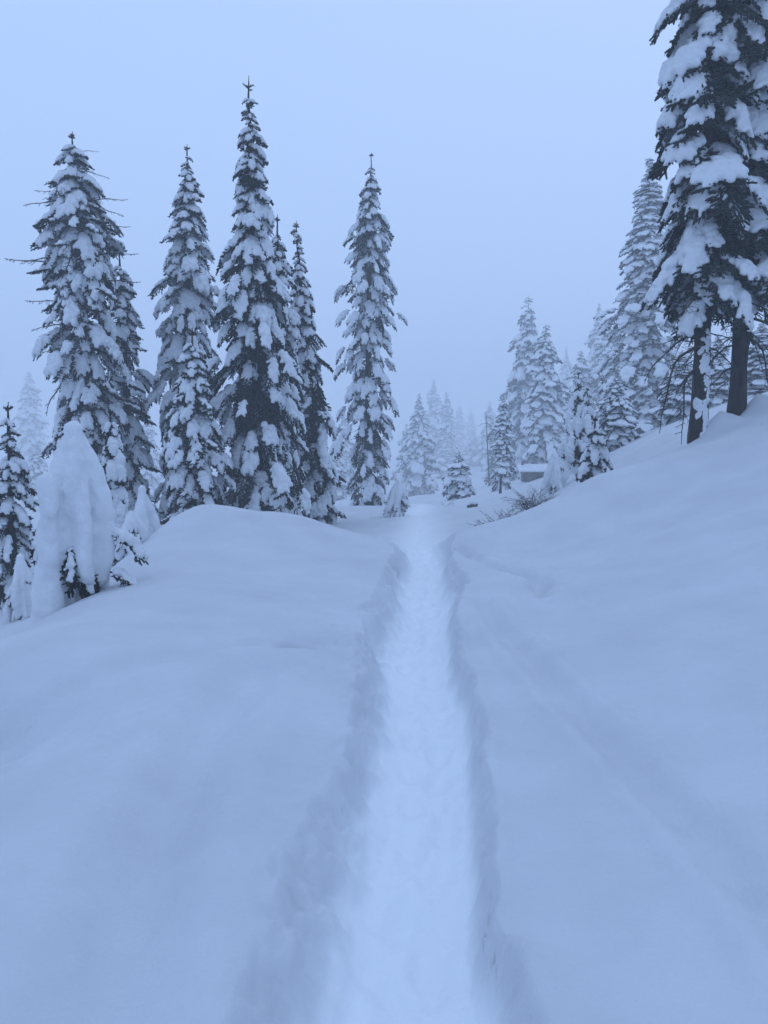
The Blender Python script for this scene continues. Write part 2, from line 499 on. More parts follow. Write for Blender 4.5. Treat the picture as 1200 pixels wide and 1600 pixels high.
def blob(name, balls, voxel, mat, smooth_it=5, rough=0.0, seed=0, cut=None):
    """one smooth body of snow grown from many overlapping balls: (centre, (rx, ry, rz))"""
    s = Soup()
    for c, r in balls:
        s.add(ICO_V * np.asarray(r) + np.asarray(c), ICO_F)
    m0 = s.mesh('tmp', mat)
    o = bpy.data.objects.new('tmp', m0); COL.objects.link(o)
    rm = o.modifiers.new('r', 'REMESH'); rm.mode = 'VOXEL'; rm.voxel_size = voxel; rm.adaptivity = 0.0
    sm = o.modifiers.new('s', 'SMOOTH'); sm.factor = 0.5; sm.iterations = smooth_it
    dg = bpy.context.evaluated_depsgraph_get()
    m = bpy.data.meshes.new_from_object(o.evaluated_get(dg))
    bpy.data.objects.remove(o); bpy.data.meshes.remove(m0)
    m.name = name
    n = len(m.vertices)
    if rough:
        co = np.empty(n * 3, np.float32); m.vertices.foreach_get('co', co); co = co.reshape(-1, 3)
        no = np.empty(n * 3, np.float32); m.vertices.foreach_get('normal', no); no = no.reshape(-1, 3)
        k = fbm(co[:, 0] * 5 + co[:, 2] * 3.1 + seed, co[:, 1] * 5 - co[:, 2] * 2.3, 3)
        co = co + no * (rough * k)[:, None]
        m.vertices.foreach_set('co', co.ravel())
    m.materials.clear(); m.materials.append(mat)
    m.polygons.foreach_set('use_smooth', np.ones(len(m.polygons), dtype=bool))
    m.update()
    return m

# ----------------------------------------------------------------- boughs (unit length, pointing along +X)
def bough_lines(rng, wide=1.0, droop=1.0, n_side=7):
    mt = np.linspace(0, 1, 9)
    bend = rng.uniform(-0.08, 0.08)
    def main(t):
        t = np.asarray(t, float)
        return np.stack([t * (1 - 0.10 * droop * t), bend * np.sin(t * 2.5), 0.12 * t - 0.34 * droop * t * t], -1)
    lines = [(main(mt), 0.020, 0)]
    for side in (-1, 1):
        for i in range(n_side):
            t = 0.12 + 0.82 * (i + 0.25 * side + rng.uniform(-.25, .25)) / n_side
            t = min(max(t, 0.06), 0.95)
            p = main(t)
            ang = side * R(66 - 34 * t + rng.uniform(-8, 8))
            l = wide * (0.20 + 0.62 * t * (1 - t) * 2.0 * 0.62) * (1.0 if t < 0.7 else 0.85) * rng.uniform(0.8, 1.15)
            ss = np.linspace(0, 1, 5)
            slope = (0.12 - 0.68 * droop * t) * 0.65
            q = p + np.stack([np.cos(ang) * ss * l + 0.12 * l * ss ** 2, np.sin(ang) * ss * l * (1 - 0.12 * ss),
                              slope * ss * l - 0.42 * droop * l * ss ** 2 + rng.uniform(-.03, .03) * ss], -1)
            lines.append((q, 0.017, 1))
            for k in range(int(3 + l * 11)):
                u = 0.25 + 0.7 * rng.random()
                b = q[0] * 0; j = u * 4; j0 = int(j); b = q[j0] * (1 - (j - j0)) + q[min(j0 + 1, 4)] * (j - j0)
                d = q[4] - q[0]; a2 = math.atan2(d[1], d[0]) + rng.choice((-1, 1)) * R(rng.uniform(28, 52))
                l2 = rng.uniform(0.075, 0.15)
                s2 = np.linspace(0, 1, 3)
                w = b + np.stack([np.cos(a2) * l2 * s2, np.sin(a2) * l2 * s2, -rng.uniform(0.1, 0.75) * l2 * s2 ** 1.4 + 0.02 * s2], -1)
                lines.append((w, 0.017, 2))
    return lines

def bough_needles(name, lines, rng, bristle=3, size=0.034, only=None, sides=4):
    s = Soup()
    for q, r, lev in lines:
        if only is not None and lev not in only: continue
        m = len(q)
        if lev == 0:
            rad = np.linspace(r, 0.012, m)
        else:
            rad = r * np.array([0.8, 1.15, 0.9]) if m == 3 else r * np.array([0.7, 0.9, 1.1, 1.0, 0.6])
        s.tube(q, rad, sides)
        if bristle:
            s.needles(q, rad.mean(), bristle, rng, size)
    return s.mesh(name, NEEDLE)

def bough_snow(name, lines, rng, load, voxel=0.021):
    """load: 1.0 heavy pads that cover the fan, 0.5 patchy"""
    balls = []
    for q, r, lev in lines:
        if lev == 2: continue
        if lev == 0:
            for t in np.linspace(0.10, 0.93, 13):
                if load < 0.7 and rng.random() < 0.35: continue
                j = t * 8; j0 = int(j); p = q[j0] * (1 - (j - j0)) + q[min(j0 + 1, 8)] * (j - j0)
                rr = (0.062 + 0.062 * math.sin(math.pi * min(1, t * 0.95 + 0.12))) * rng.uniform(0.85, 1.2) * (0.55 + 0.45 * load)
                balls.append((p + np.array([0, 0, rr * 0.55]), (rr * 1.1, rr * 1.15, rr * 0.95)))
        else:
            if rng.random() > 0.35 + 0.62 * load: continue
            L = np.linalg.norm(q[4] - q[0])
            umax = rng.uniform(0.52, 0.88) * (0.75 + 0.25 * load)
            for u in np.arange(0, umax, 0.045 / max(L, 0.1)):
                j = u * 4; j0 = int(j); p = q[j0] * (1 - (j - j0)) + q[min(j0 + 1, 4)] * (j - j0)
                rr = (0.084 - 0.036 * u) * rng.uniform(0.85, 1.15) * (0.5 + 0.5 * load)
                balls.append((p + np.array([0, 0, rr * 0.50]), (rr, rr, rr * 0.85)))
                if load > 0.8 and u < umax * 0.6:
                    balls.append((p + np.array([0.05, 0, rr * 0.35]), (rr * 1.0, rr * 0.8, rr * 0.6)))
    if load > 0.8 and rng.random() < 0.7:            # a pillow that has built up on top
        t = rng.uniform(0.45, 0.75); q = lines[0][0]; p = q[int(t * 8)]
        rr = rng.uniform(0.13, 0.18)
        balls.append((p + np.array([0, rng.uniform(-.06, .06), rr * 0.5]), (rr * 1.25, rr, rr * 0.8)))
    return blob(name, balls, voxel, SNOW_TREE, 3, 0.024, rng.random() * 50)

def pillow_snow(name, lines, rng, load=0.97, voxel=0.021):
    """separate pillows of snow along the side shoots, dark needles between them"""
    balls = []
    for q, r, lev in lines:
        if lev == 2: continue
        if lev == 0:
            for t in (0.30, 0.38, 0.58, 0.66, 0.86, 0.92):
                if rng.random() > load + 0.1: continue
                p = q[int(t * 8)] * (1 - (t * 8) % 1) + q[min(int(t * 8) + 1, 8)] * ((t * 8) % 1)
                rr = rng.uniform(0.075, 0.120)
                balls.append((p + np.array([0, rng.uniform(-.02, .02), rr * 0.6]), (rr * 1.25, rr, rr * 0.95)))
        else:
            if rng.random() > load: continue
            u0 = rng.uniform(0.15, 0.45); u1 = rng.uniform(0.66, 0.96)
            n = 5; big = rng.uniform(0.8, 1.3)
            for k in range(n):
                u = u0 + (u1 - u0) * k / (n - 1); j = u * 4; j0 = min(int(j), 3); p = q[j0] * (1 - (j - j0)) + q[j0 + 1] * (j - j0)
                rr = 0.076 * big * (0.62 + 0.45 * math.sin(math.pi * (k + 0.7) / (n + 0.4))) * rng.uniform(0.85, 1.15)
                balls.append((p + np.array([0, 0, rr * 0.6]), (rr * 1.05, rr * 1.05, rr)))
    return blob(name, balls, voxel, SNOW_TREE, 2, 0.016, rng.random() * 50)

BOUGHS = {'heavy': [], 'pad': [], 'mid': [], 'light': [], 'tip': []}
_r = random.Random(3)
for k in range(6):
    ln = bough_lines(_r, _r.uniform(0.85, 1.15), _r.uniform(0.9, 1.4))
    nm_ = bough_needles('bough_needles', ln, _r)
    BOUGHS['pad'].append((nm_, bough_snow('bough_snow', ln, _r, 1.0)))
    BOUGHS['heavy'].append((nm_, pillow_snow('bough_snow', ln, _r)))
for k in range(4):
    ln = bough_lines(_r, _r.uniform(0.85, 1.15), _r.uniform(0.7, 1.2))
    BOUGHS['mid'].append((bough_needles('bough_needles', ln, _r), bough_snow('bough_snow', ln, _r, 0.62)))
for k in range(3):
    ln = bough_lines(_r, _r.uniform(0.7, 0.9), _r.uniform(0.3, 0.7), 6)
    BOUGHS['light'].append((bough_needles('bough_needles', ln, _r), bough_snow('bough_snow', ln, _r, 0.30)))
for k in range(3):
    ln = bough_lines(_r, _r.uniform(0.75, 0.95), _r.uniform(0.5, 0.9), 4)
    ln = [(q, r * 1.8, lev) for q, r, lev in ln]
    BOUGHS['tip'].append((bough_needles('bough_needles', ln, _r, 3, 0.07), bough_snow('bough_snow', ln, _r, 1.15, 0.026)))

for k in range(3):
    ln = bough_lines(_r, _r.uniform(0.85, 1.1), _r.uniform(0.6, 1.2))
    BOUGHS.setdefault('bare', []).append((bough_needles('bough_needles', ln, _r), None))

# bare limb with side twigs, unit length
def limb_mesh(rng, droop, n=14, r0=0.016, mat=None):
    s = Soup()
    t = np.linspace(0, 1, 9)
    ph = rng.uniform(0, 6)
    q = np.stack([t * (1 - 0.25 * droop * t), 0.04 * np.sin(t * 6 + ph) + 0 * t, 0.05 * t - 0.55 * droop * t ** 1.8 + 0.015 * np.sin(t * 11 + ph)], -1)
    s.tube(q, np.linspace(r0, r0 * 0.22, 9), 5)
    for k in range(n):
        u = rng.uniform(0.2, 0.97); j = u * 8; j0 = int(j); b = q[j0] * (1 - (j - j0)) + q[min(j0 + 1, 8)] * (j - j0)
        l = rng.uniform(0.10, 0.30) * (1.15 - u); a = rng.choice((-1, 1)) * R(rng.uniform(25, 70))
        ss = np.linspace(0, 1, 4)
        w = b + np.stack([np.cos(a) * l * ss, np.sin(a) * l * ss, -rng.uniform(-0.2, 0.9) * l * ss ** 1.5], -1)
        s.tube(w, np.linspace(r0 * 0.36, r0 * 0.12, 4), 3)
        for kk in range(2):
            u2 = rng.uniform(0.3, 0.9); b2 = w[0] + (w[3] - w[0]) * u2; a2 = a + rng.choice((-1, 1)) * R(40); l2 = l * 0.4
            w2 = b2 + np.stack([np.cos(a2) * l2 * ss, np.sin(a2) * l2 * ss, -rng.uniform(0, 0.6) * l2 * ss], -1)
            s.tube(w2, np.linspace(r0 * 0.2, r0 * 0.1, 4), 3)
    return s.mesh('bare_limb', mat or TWIG)
_r = random.Random(8)
LIMBS = [limb_mesh(_r, d) for d in (0.2, 0.5, 0.9, 1.3)]

_r = random.Random(88)
THIN = [limb_mesh(_r, d, 16, 0.0075) for d in (0.25, 0.6, 1.0)]

def trunk_mesh(H, r0, lean=(0, 0), seed=0, below=0.6, rtop=0.012, sides=12):
    rng = random.Random(seed)
    n = max(10, int(H * 3))
    t = np.linspace(0, 1, n)
    z = -below + t * (H + below)
    f = np.clip(z / H, 0, 1)
    wob = 0.012 * H * 0.25
    x = lean[0] * f + wob * np.sin(f * 7 + seed) * f * (1 - f) * 2
    y = lean[1] * f + wob * np.cos(f * 6 + seed) * f * (1 - f) * 2
    rad = rtop + (r0 - rtop) * (1 - f) ** 0.85 + r0 * 0.35 * np.exp(-np.clip(z, 0, None) / 0.25)
    s = Soup(); s.tube(np.stack([x, y, z], -1), rad, sides)
    V = s.V[0]
    V[:, 0] += 0.06 * r0 * np.sin(V[:, 2] * 9 + V[:, 1] * 40); V[:, 1] += 0.06 * r0 * np.sin(V[:, 2] * 11 + V[:, 0] * 35)
    return s.mesh('trunk', BARK, True), (lambda zz: (lean[0] * zz / H + wob * math.sin(zz / H * 7 + seed) * zz / H * (1 - zz / H) * 2,
                                                    lean[1] * zz / H + wob * math.cos(zz / H * 6 + seed) * zz / H * (1 - zz / H) * 2))

def placed(az, tilt, roll, sx, sy, sz, loc):
    return Matrix.Translation(loc) @ Matrix.Rotation(az, 4, 'Z') @ Matrix.Rotation(tilt, 4, 'Y') @ Matrix.Rotation(roll, 4, 'X') @ Matrix.Diagonal((sx, sy, sz, 1))

def bough_plan(rng, H, prof, zb, gap, per, axis, mix=('heavy', 'heavy', 'heavy', 'mid'), droop=(8, 42), flat=1.0, clump=9.0, maxn=295, wide=1.0):
    """list of (kind, index, matrix) for one tree; prof maps the share of the height to the crown radius"""
    out = []
    z = zb
    lob = [(rng.uniform(1.5, 3.5), rng.uniform(0, 6.28), rng.randrange(1, 4)) for _ in range(4)]
    while z < H * 0.985:
        f = z / H
        r = prof(f)
        n = max(3, int(round(per * (0.62 + 0.38 * min(1, r / max(prof(0.35), 0.01))))))
        a0 = rng.uniform(0, 6.28)
        for k in range(n):
            if rng.random() < 0.07: continue
            az = a0 + 6.283 * (k + rng.uniform(-.3, .3)) / n
            irr = 1 + 0.13 * sum(math.sin(fq * z + ph + m * az) for fq, ph, m in lob) / 1.3
            Rr = r * rng.uniform(0.78, 1.16) * irr
            L = max(0.15, min(Rr, clump * rng.uniform(0.8, 1.2)))
            off = max(0.0, Rr - L) * (1.0 if k % 3 else 0.40)
            kind = 'tip' if L < 0.42 else rng.choice(mix)
            if kind == 'light': L *= 1.12
            dr = droop[0] + (droop[1] - droop[0]) * (1 - f) ** 0.7 + rng.uniform(-11, 11)
            if kind == 'light': dr = dr * 0.4 + rng.uniform(-6, 10)
            ax = axis(min(z, H))
            dz = rng.uniform(-.5, .5) * gap
            w = rng.uniform(0.85, 1.2) * wide
            th = rng.uniform(0.9, 1.25) * flat
            if kind == 'tip': L *= 1.15; w *= 1.25; th *= 1.2
            out.append((kind, rng.randrange(len(BOUGHS[kind])), placed(az, R(dr), R(rng.uniform(-14, 14)), L, L * w, L * th, (ax[0] + math.cos(az) * off, ax[1] + math.sin(az) * off, z + dz - off * 0.25))))
        z += gap * (1.0 if f < 0.7 else 0.72) * rng.uniform(0.85, 1.15)
    if len(out) > maxn:
        out = [out[int(i * len(out) / maxn)] for i in range(maxn)]
    return out

def leader_mesh(H, axis):
    s = Soup()
    a = axis(H * 0.985)
    return s

def conifer(name, label, px_top, py_top, px_base, Y, half_px, prof, zb=0.04, gap=0.30, per=6, mix=('heavy', 'heavy', 'heavy', 'mid'), droop=(14, 52), r0=None,
            seed=1, group=None, base=None, cat='fir tree', flat=1.0, limbs=0, limb_zone=(0.05, 0.3), limb_len=1.0, leader=0.22, H=None, clump=9.0, star=0.35, wide=1.0):
    """a tree whose every bough is a part of its own, with the snow it carries"""
    rng = random.Random(seed)
    if base is None:
        p = at(px_base, 800, Y); base = Vector((p.x, Y, 0)); base.z = gz(p.x, Y)
    if H is None:
        top = at(px_top, py_top, Y); H = top.z - base.z; lx = top.x - base.x
    else:
        lx = at(px_top, 400, Y).x - base.x
    sc = half_px * Y / FPX
    r0 = r0 or 0.016 * H + 0.03
    root = thing(name, label, cat, base, group)
    tm, axis = trunk_mesh(H - leader * 0.3, r0, (lx, 0), seed)
    link('trunk', tm, root)
    for kind, i, M in bough_plan(rng, H - leader, lambda f: sc * prof(f), zb * H, gap, per, axis, mix, droop, flat, clump, wide=wide):
        nm, sm = BOUGHS[kind][i]
        b = link('bough', nm, root); b.matrix_local = M
        if sm is not None: link('snow_pad', sm, b)
    # leading shoot with its little crown of side shoots
    ls = Soup(); a = axis(H - leader)
    top_r = 0.010
    ls.tube([(a[0], a[1], H - leader * 1.6), (a[0], a[1], H - leader * 0.5), (a[0] + 0.01, a[1], H)], [0.018, 0.012, 0.006], 5)
    for k in range(5):
        az = k * 1.257 + seed; zz = H - leader * (0.55 + 0.12 * (k % 2)); l = star * leader * rng.uniform(0.8, 1.2)
        ls.tube([(a[0], a[1], zz), (a[0] + math.cos(az) * l * .6, a[1] + math.sin(az) * l * .6, zz + l * 0.18), (a[0] + math.cos(az) * l, a[1] + math.sin(az) * l, zz + l * 0.42)], [0.010, 0.017, 0.008], 4)
        ls.needles([(a[0], a[1], zz), (a[0] + math.cos(az) * l, a[1] + math.sin(az) * l, zz + l * 0.42)], 0.015, 12, rng, 0.035)
    link('leading_shoot', ls.mesh('leading_shoot', NEEDLE), root)
    for k in range(limbs):
        z = H * rng.uniform(*limb_zone); ax = axis(z); az = rng.uniform(0, 6.283); L = limb_len * rng.uniform(0.55, 1.1)
        l = link('bare_limb', rng.choice(LIMBS), root)
        l.matrix_local = placed(az, R(rng.uniform(-5, 30)), R(rng.uniform(-40, 40)), L, L, L, (ax[0], ax[1], z))
    return root, axis, H

# crown outlines: share of height -> share of the widest radius
def spire(k=0.75, top=0.06):
    return lambda f: max(top, min(1.0, (1 - f) / 0.55) ** k * (1.0 if f > 0.15 else 0.95))
def column(f):
    return max(0.10, min(1.0, ((1 - f) / 0.42) ** 0.62))
def lance(f):
    return max(0.09, min(1.0, (1 - f) / 0.38) ** 0.7) * (0.82 + 0.18 * math.sin(f * 9) ** 2)

# ----------------------------------------------------------------- the two big firs on the right bank
ra, ra_axis, ra_H = conifer('fir_tree', 'big dark fir on the right bank whose bare trunk is plastered with snow', 1112, 0, 1090, 11.9, 108, lambda f: (0.65 + 0.35 * (f > 0.14)) * min(1, 2.6 * (1 - f)) * (0.9 + 0.1 * math.sin(f * 40)),
        zb=0.138, gap=0.37, per=10, mix=('pad', 'pad', 'pad', 'heavy', 'heavy', 'mid', 'bare', 'bare'), wide=1.3, clump=0.76, droop=(12, 40), r0=0.122, seed=121, base=Vector((RA_AT.x, RA_AT.y, gz(RA_AT.x, RA_AT.y) - 0.1)), H=15.5,
        limbs=26, limb_zone=(0.06, 0.2), limb_len=0.9, group='big firs on the right bank')
rb, rb_axis, rb_H = conifer('fir_tree', 'big dark fir with a clean bare trunk, standing higher up the right bank', 1178, 0, 1150, 12.2, 112, lambda f: (0.65 + 0.35 * (f > 0.14)) * min(1, 2.6 * (1 - f)) * (0.9 + 0.1 * math.sin(f * 40)),
        zb=0.132, gap=0.39, per=10, mix=('pad', 'pad', 'pad', 'heavy', 'heavy', 'mid', 'bare', 'bare'), wide=1.3, clump=0.76, droop=(12, 40), r0=0.122, seed=122, base=Vector((RB_AT.x, RB_AT.y, gz(RB_AT.x, RB_AT.y) - 0.1)), H=16.5,
        limbs=26, limb_zone=(0.05, 0.2), limb_len=0.9, group='big firs on the right bank')
for root, axis, sets in ((ra, ra_axis, [(1.45, 3.35, 20, 1.55, 3), (1.15, 3.6, 30, 1.3, 3), (1.6, 2.9, 12, 1.2, 2), (2.2, 3.9, 8, 1.2, 2)]),
                         (rb, rb_axis, [(1.6, -0.2, 12, 1.5, 2), (1.35, 0.15, 20, 1.3, 3), (1.2, 3.3, 10, 1.0, 2)])):
    for z, az, tl, L, m in sets:
        l = link('bare_limb', LIMBS[m], root); ax = axis(z)
        l.matrix_local = placed(az, R(tl), 0, L, L, L, (ax[0], ax[1], z))

_r = random.Random(77)
balls = []
for k in range(150):
    z = 0.10 + 1.5 * _r.random() ** 1.8; az = _r.gauss(-1.15, 0.32) - 0.15 * z + 0.3 * math.sin(z * 9); ax = ra_axis(z)
    rr = 0.112 + 0.04 * math.exp(-z / 0.25); q = _r.uniform(0.025, 0.055); rr -= 0.62 * q
    balls.append(((ax[0] + math.cos(az) * rr, ax[1] + math.sin(az) * rr, z), (q * 1.15, q, q * _r.uniform(1.0, 2.2))))
pl = link('snow_crust', blob('snow_crust', balls, 0.010, SNOW_TREE, 2, 0.006, 4), ra); pl['kind'] = 'stuff'

# ----------------------------------------------------------------- the group on the left
GL = 'snow laden firs behind the left bank'
rag, rag_axis, rag_H = conifer('fir_tree', 'ragged old fir with bare twigs poking out of its column, left of the group', 112, 205, 150, 18.5, 74, lambda f: max(0.25, min(1.0, ((1 - f) / 0.20) ** 0.6)) * (0.85 + 0.15 * math.sin(f * 14) ** 2), zb=0.04, gap=0.27, per=9,
        mix=('heavy', 'heavy', 'heavy', 'pad', 'pad', 'mid', 'light'), droop=(14, 52), seed=31, group=GL, limbs=24, limb_zone=(0.30, 0.88), limb_len=1.55, clump=0.62)
for py, az, L, m in ((412, PI + 0.15, 1.65, 0), (470, PI - 0.2, 1.45, 0), (508, PI + 0.1, 1.25, 1), (300, PI, 0.95, 0), (237, 0.0, 0.62, 0), (268, 0.1, 0.85, 1), (315, -0.1, 1.25, 0), (322, 0.2, 1.15, 1),
                     (355, 0.0, 1.25, 0), (400, -0.1, 1.45, 0), (440, 0.1, 1.40, 0), (545, PI, 1.2, 1), (375, 2.9, 0.9, 1)):
    z = at(120, py, 18.5).z - rag.location.z; ax = rag_axis(z)
    l = link('bare_limb', LIMBS[m], rag); l.matrix_local = placed(az, R(-4), R(25), L, L, L, (ax[0], ax[1], z))
conifer('fir_tree', 'slighter fir close behind the ragged old fir, with dark flat branches near its top', 186, 385, 208, 20.5, 46, column, zb=0.03, gap=0.28, per=7, clump=0.55,
        mix=('heavy', 'heavy', 'pad', 'mid', 'light'), seed=32, group=GL, limbs=6, limb_zone=(0.6, 0.95), limb_len=0.8)
conifer('fir_tree', 'pointed fir heaped with snow pillows, behind the tallest fir on its left side', 292, 225, 292, 21.0, 60, lambda f: max(0.10, min(1.0, ((1 - f) / 0.36) ** 0.8)), zb=0.04, gap=0.28, per=9, clump=0.62, mix=('heavy', 'heavy', 'heavy', 'pad', 'pad', 'mid'), seed=33, group=GL)
conifer('fir_tree', 'shorter dense fir standing just behind the snow hump on the left', 300, 512, 300, 15.8, 62, column, zb=0.02, gap=0.22, per=9, clump=0.50, mix=('heavy', 'heavy', 'pad', 'mid', 'light'), seed=34, group=GL)
conifer('fir_tree', 'tallest fir of the left group with a bare shoot above its tip', 388, 118, 402, 17.0, 92, lambda f: max(0.10, min(1.0, ((1 - f) / 0.62)) ** 0.85), zb=0.03, gap=0.27, per=10, clump=0.66,
        mix=('heavy', 'heavy', 'pad', 'pad', 'mid', 'bare'), droop=(16, 50), seed=35, group=GL, leader=0.42, star=0.24)
conifer('fir_tree', 'slim fir half hidden behind the right side of the tallest fir', 433, 335, 442, 18.5, 50, column, zb=0.03, gap=0.28, per=7, clump=0.55, seed=36, group=GL, mix=('heavy', 'heavy', 'pad', 'mid'))
conifer('fir_tree', 'crooked fir with drooping fingers of branches at the right end of the left group', 462, 345, 502, 19.5, 50, lambda f: max(0.16, min(1.0, ((1 - f) / 0.55)) ** 0.9), zb=0.02, gap=0.28, per=7, clump=0.62,
        mix=('heavy', 'heavy', 'pad', 'mid', 'light', 'bare'), droop=(22, 56), seed=37, group=GL)
conifer('fir_tree', 'tall narrow fir standing alone in the middle with a bare lower trunk', 580, 238, 573, 29.0, 49, lambda f: (max(0.10, 0.42 * ((1 - f) / 0.12) ** 0.8) if f > 0.88 else min(1.0, 0.55 + (0.88 - f) * 2.2) * (1 if f > 0.2 else 0.85)), zb=0.035, gap=0.33, per=10, clump=0.62,
        mix=('heavy', 'heavy', 'heavy', 'pad', 'mid', 'bare'), droop=(14, 50), seed=38, limbs=40, limb_zone=(0.05, 0.28), limb_len=0.85, r0=0.17)
conifer('fir_tree', 'young dark fir with an open tip at the left edge, below the ragged old fir', 12, 628, 16, 12.5, 50, spire(0.8, 0.1), zb=0.05, gap=0.22, per=7, clump=0.5, mix=('heavy', 'mid', 'mid', 'light', 'bare'), seed=39, group=GL, leader=0.2)
conifer('fir_tree', 'little dark fir dusted with snow, poking up over the edge of the right bank', 930, 650, 926, 14.6, 40, spire(0.75, 0.1), zb=0.02, gap=0.17, per=6, mix=('heavy', 'mid', 'mid'), seed=40, leader=0.12, r0=0.035)
# ----------------------------------------------------------------- farther trees: crown and snow each one part
_r = random.Random(15)
FAR = []
for k in range(4):
    ln = bough_lines(_r, _r.uniform(0.9, 1.15), _r.uniform(0.8, 1.2), 5)
    keep = [l for l in ln if l[2] < 2 or _r.random() < 0.7]
    nm = bough_needles('far_needles', [(q, r * 1.7, lev) for q, r, lev in keep], _r, 1, 0.07, sides=3)
    sn = pillow_snow('far_snow', ln, _r, (0.95, 0.75, 0.65, 0.85)[k], 0.05)
    def grab(m):
        m.calc_loop_triangles()
        v = np.empty(len(m.vertices) * 3, np.float32); m.vertices.foreach_get('co', v)
        t = np.empty(len(m.loop_triangles) * 3, np.int32); m.loop_triangles.foreach_get('vertices', t)
        return v.reshape(-1, 3).astype(float), t.reshape(-1, 3)
    FAR.append((grab(nm), grab(sn)))
BOUGHS['far'] = FAR
BOUGHS['tip_far'] = FAR

def far_tree_meshes(seed, prof, slim, gap, per, zb=0.05, clump=0.62):
    """a tree of unit height: trunk, crown, snow"""
    rng = random.Random(seed)
    N, S = Soup(), Soup()
    z = zb
    while z < 0.975:
        r = slim * prof(z)
        n = max(3, int(round(per * (0.6 + 0.4 * prof(z)))))
        a0 = rng.uniform(0, 6.28)
        for k in range(n):
            Rr = r * rng.uniform(0.7, 1.25)
            Rr *= 1 + 0.16 * math.sin(z * 31 + seed + 2 * a0 * 0) + 0.10 * math.sin(z * 57 + k)
            L = max(0.012, Rr * (clump + (0.85 - clump) * max(0.0, min(1.0, (z - 0.45) / 0.3)) if clump < 0.85 else clump)); off = (Rr - L) * (1 if k % 2 else 0.25); az = a0 + 6.283 * (k + rng.uniform(-.3, .3)) / n
            M = placed(az, R(10 + 36 * (1 - z) ** 0.7 + rng.uniform(-12, 12)), R(rng.uniform(-15, 15)),
                       L, L * rng.uniform(.9, 1.25), L * rng.uniform(0.9, 1.3), (math.cos(az) * off, math.sin(az) * off, z + rng.uniform(-.5, .5) * gap - off * 0.3))
            A = np.array(M)
            (nv, ntr), (sv, st) = FAR[rng.randrange(4)]
            N.add(nv @ A[:3, :3].T + A[:3, 3], ntr); S.add(sv @ A[:3, :3].T + A[:3, 3], st)
        z += gap * (1 if z < 0.75 else 0.7) * rng.uniform(0.85, 1.15)
    T = Soup(); T.tube([(0, 0, -0.06), (0, 0, 0.3), (0.002, 0, 0.7), (0, 0, 0.985)], [0.014, 0.010, 0.004, 0.0010], 7)
    return T.mesh('trunk', BARK), N.mesh('crown', NEEDLE), S.mesh('snow_load', SNOW_TREE, True)
FARM = {
    'column': far_tree_meshes(1, column, 0.115, 0.027, 8),
    'cone': far_tree_meshes(2, spire(0.9, 0.08), 0.16, 0.027, 9),
    'ragged': far_tree_meshes(3, lambda f: max(0.1, min(1, (1 - f) / 0.5) ** 0.7) * (0.75 + 0.35 * math.sin(f * 23) ** 2), 0.14, 0.030, 8),
    'small': far_tree_meshes(4, spire(0.85, 0.12), 0.24, 0.05, 7, clump=0.8),
    'slim': far_tree_meshes(5, column, 0.085, 0.026, 7, clump=0.75),
}
FARM['frosted'] = far_tree_meshes(6, lambda f: max(0.10, min(1.0, (1 - f) / 0.75) ** 0.8), 0.12, 0.021, 15, zb=0.10, clump=0.42)
SLIM = {'frosted': 0.12, 'column': 0.115, 'cone': 0.16, 'ragged': 0.14, 'small': 0.24, 'slim': 0.085}
def far_tree(kind, label, px, py, Y, half_px, base_py=None, group='fog veiled firs in the distance', name='fir_tree', rz=None):
    top = at(px, py, Y)
    zb = gz(top.x, Y)
    H = top.z - zb
    root = thing(name, label, 'fir tree', (top.x, Y, zb), group)
    w = half_px * Y / FPX / (SLIM[kind] * H)
    k = rnd.uniform(0, 6.28) if rz is None else rz
    for nm, m in zip(('trunk', 'crown', 'snow_load'), FARM[kind]):
        o = link(nm, m, root)
        if nm == 'snow_load': o['kind'] = 'stuff'
        o.matrix_local = Matrix.Rotation(k, 4, 'Z') @ Matrix.Diagonal((w * H, w * H, H, 1))
    return root

far_tree('frosted', 'tall frosted fir right behind the big firs, with a thick trunk showing at its foot', 1016, 240, 46, 80, group=None)
GR = 'misty firs across the clearing'
far_tree('ragged', 'frosted fir with layered top, tallest beside the hut', 826, 458, 94.9, 46, group=GR)
far_tree('column', 'darker slim fir just in front of the layered frosted fir, above the hut', 853, 503, 70.1, 36, group=GR)
far_tree('slim', 'thin fir standing left of the hut with a snow cone on its side', 787, 612, 39.6, 20, group=GR)
far_tree('cone', 'faint fir in the mist between the layered fir and the tall pale one', 885, 538, 193, 22, group=GR)
far_tree('cone', 'pale broad ghostly fir rising behind the white cones', 936, 470, 142.9, 38, group=GR)
far_tree('column', 'grey fir in front of the pale ghostly one, left of the frosted tall fir', 950, 500, 90.7, 30, group=GR)
far_tree('cone', 'plump fir heaped with white snow below the tall frosted fir', 965, 575, 25, 36, group=GR)
far_tree('small', 'small fir standing alone on the far side of the clearing', 717, 702, 40, 32, group=GR)
far_tree('cone', 'misty fir beyond the clearing, nearest of the faded clump', 655, 612, 110.3, 34, group=GR)
far_tree('cone', 'faded fir, highest of the misty clump beyond the clearing', 678, 588, 218.1, 26, group=GR)
far_tree('column', 'faded narrow fir on the right side of the misty clump', 698, 610, 193, 18, group=GR)
far_tree('slim', 'barely visible fir in the fog right of the misty clump', 718, 632, 293.3, 13, group=GR)
far_tree('slim', 'last vanishing fir before the gap in the fog', 736, 640, 318.4, 12, group=GR)
far_tree('cone', 'blurred low fir behind the small lone fir', 742, 680, 230.6, 26, group=GR)
far_tree('cone', 'blurred fir in fog behind the thin snag', 766, 625, 205.6, 22, group=GR)
far_tree('cone', 'blurred low fir between the clump and the lone fir', 700, 690, 180.5, 28, group=GR)
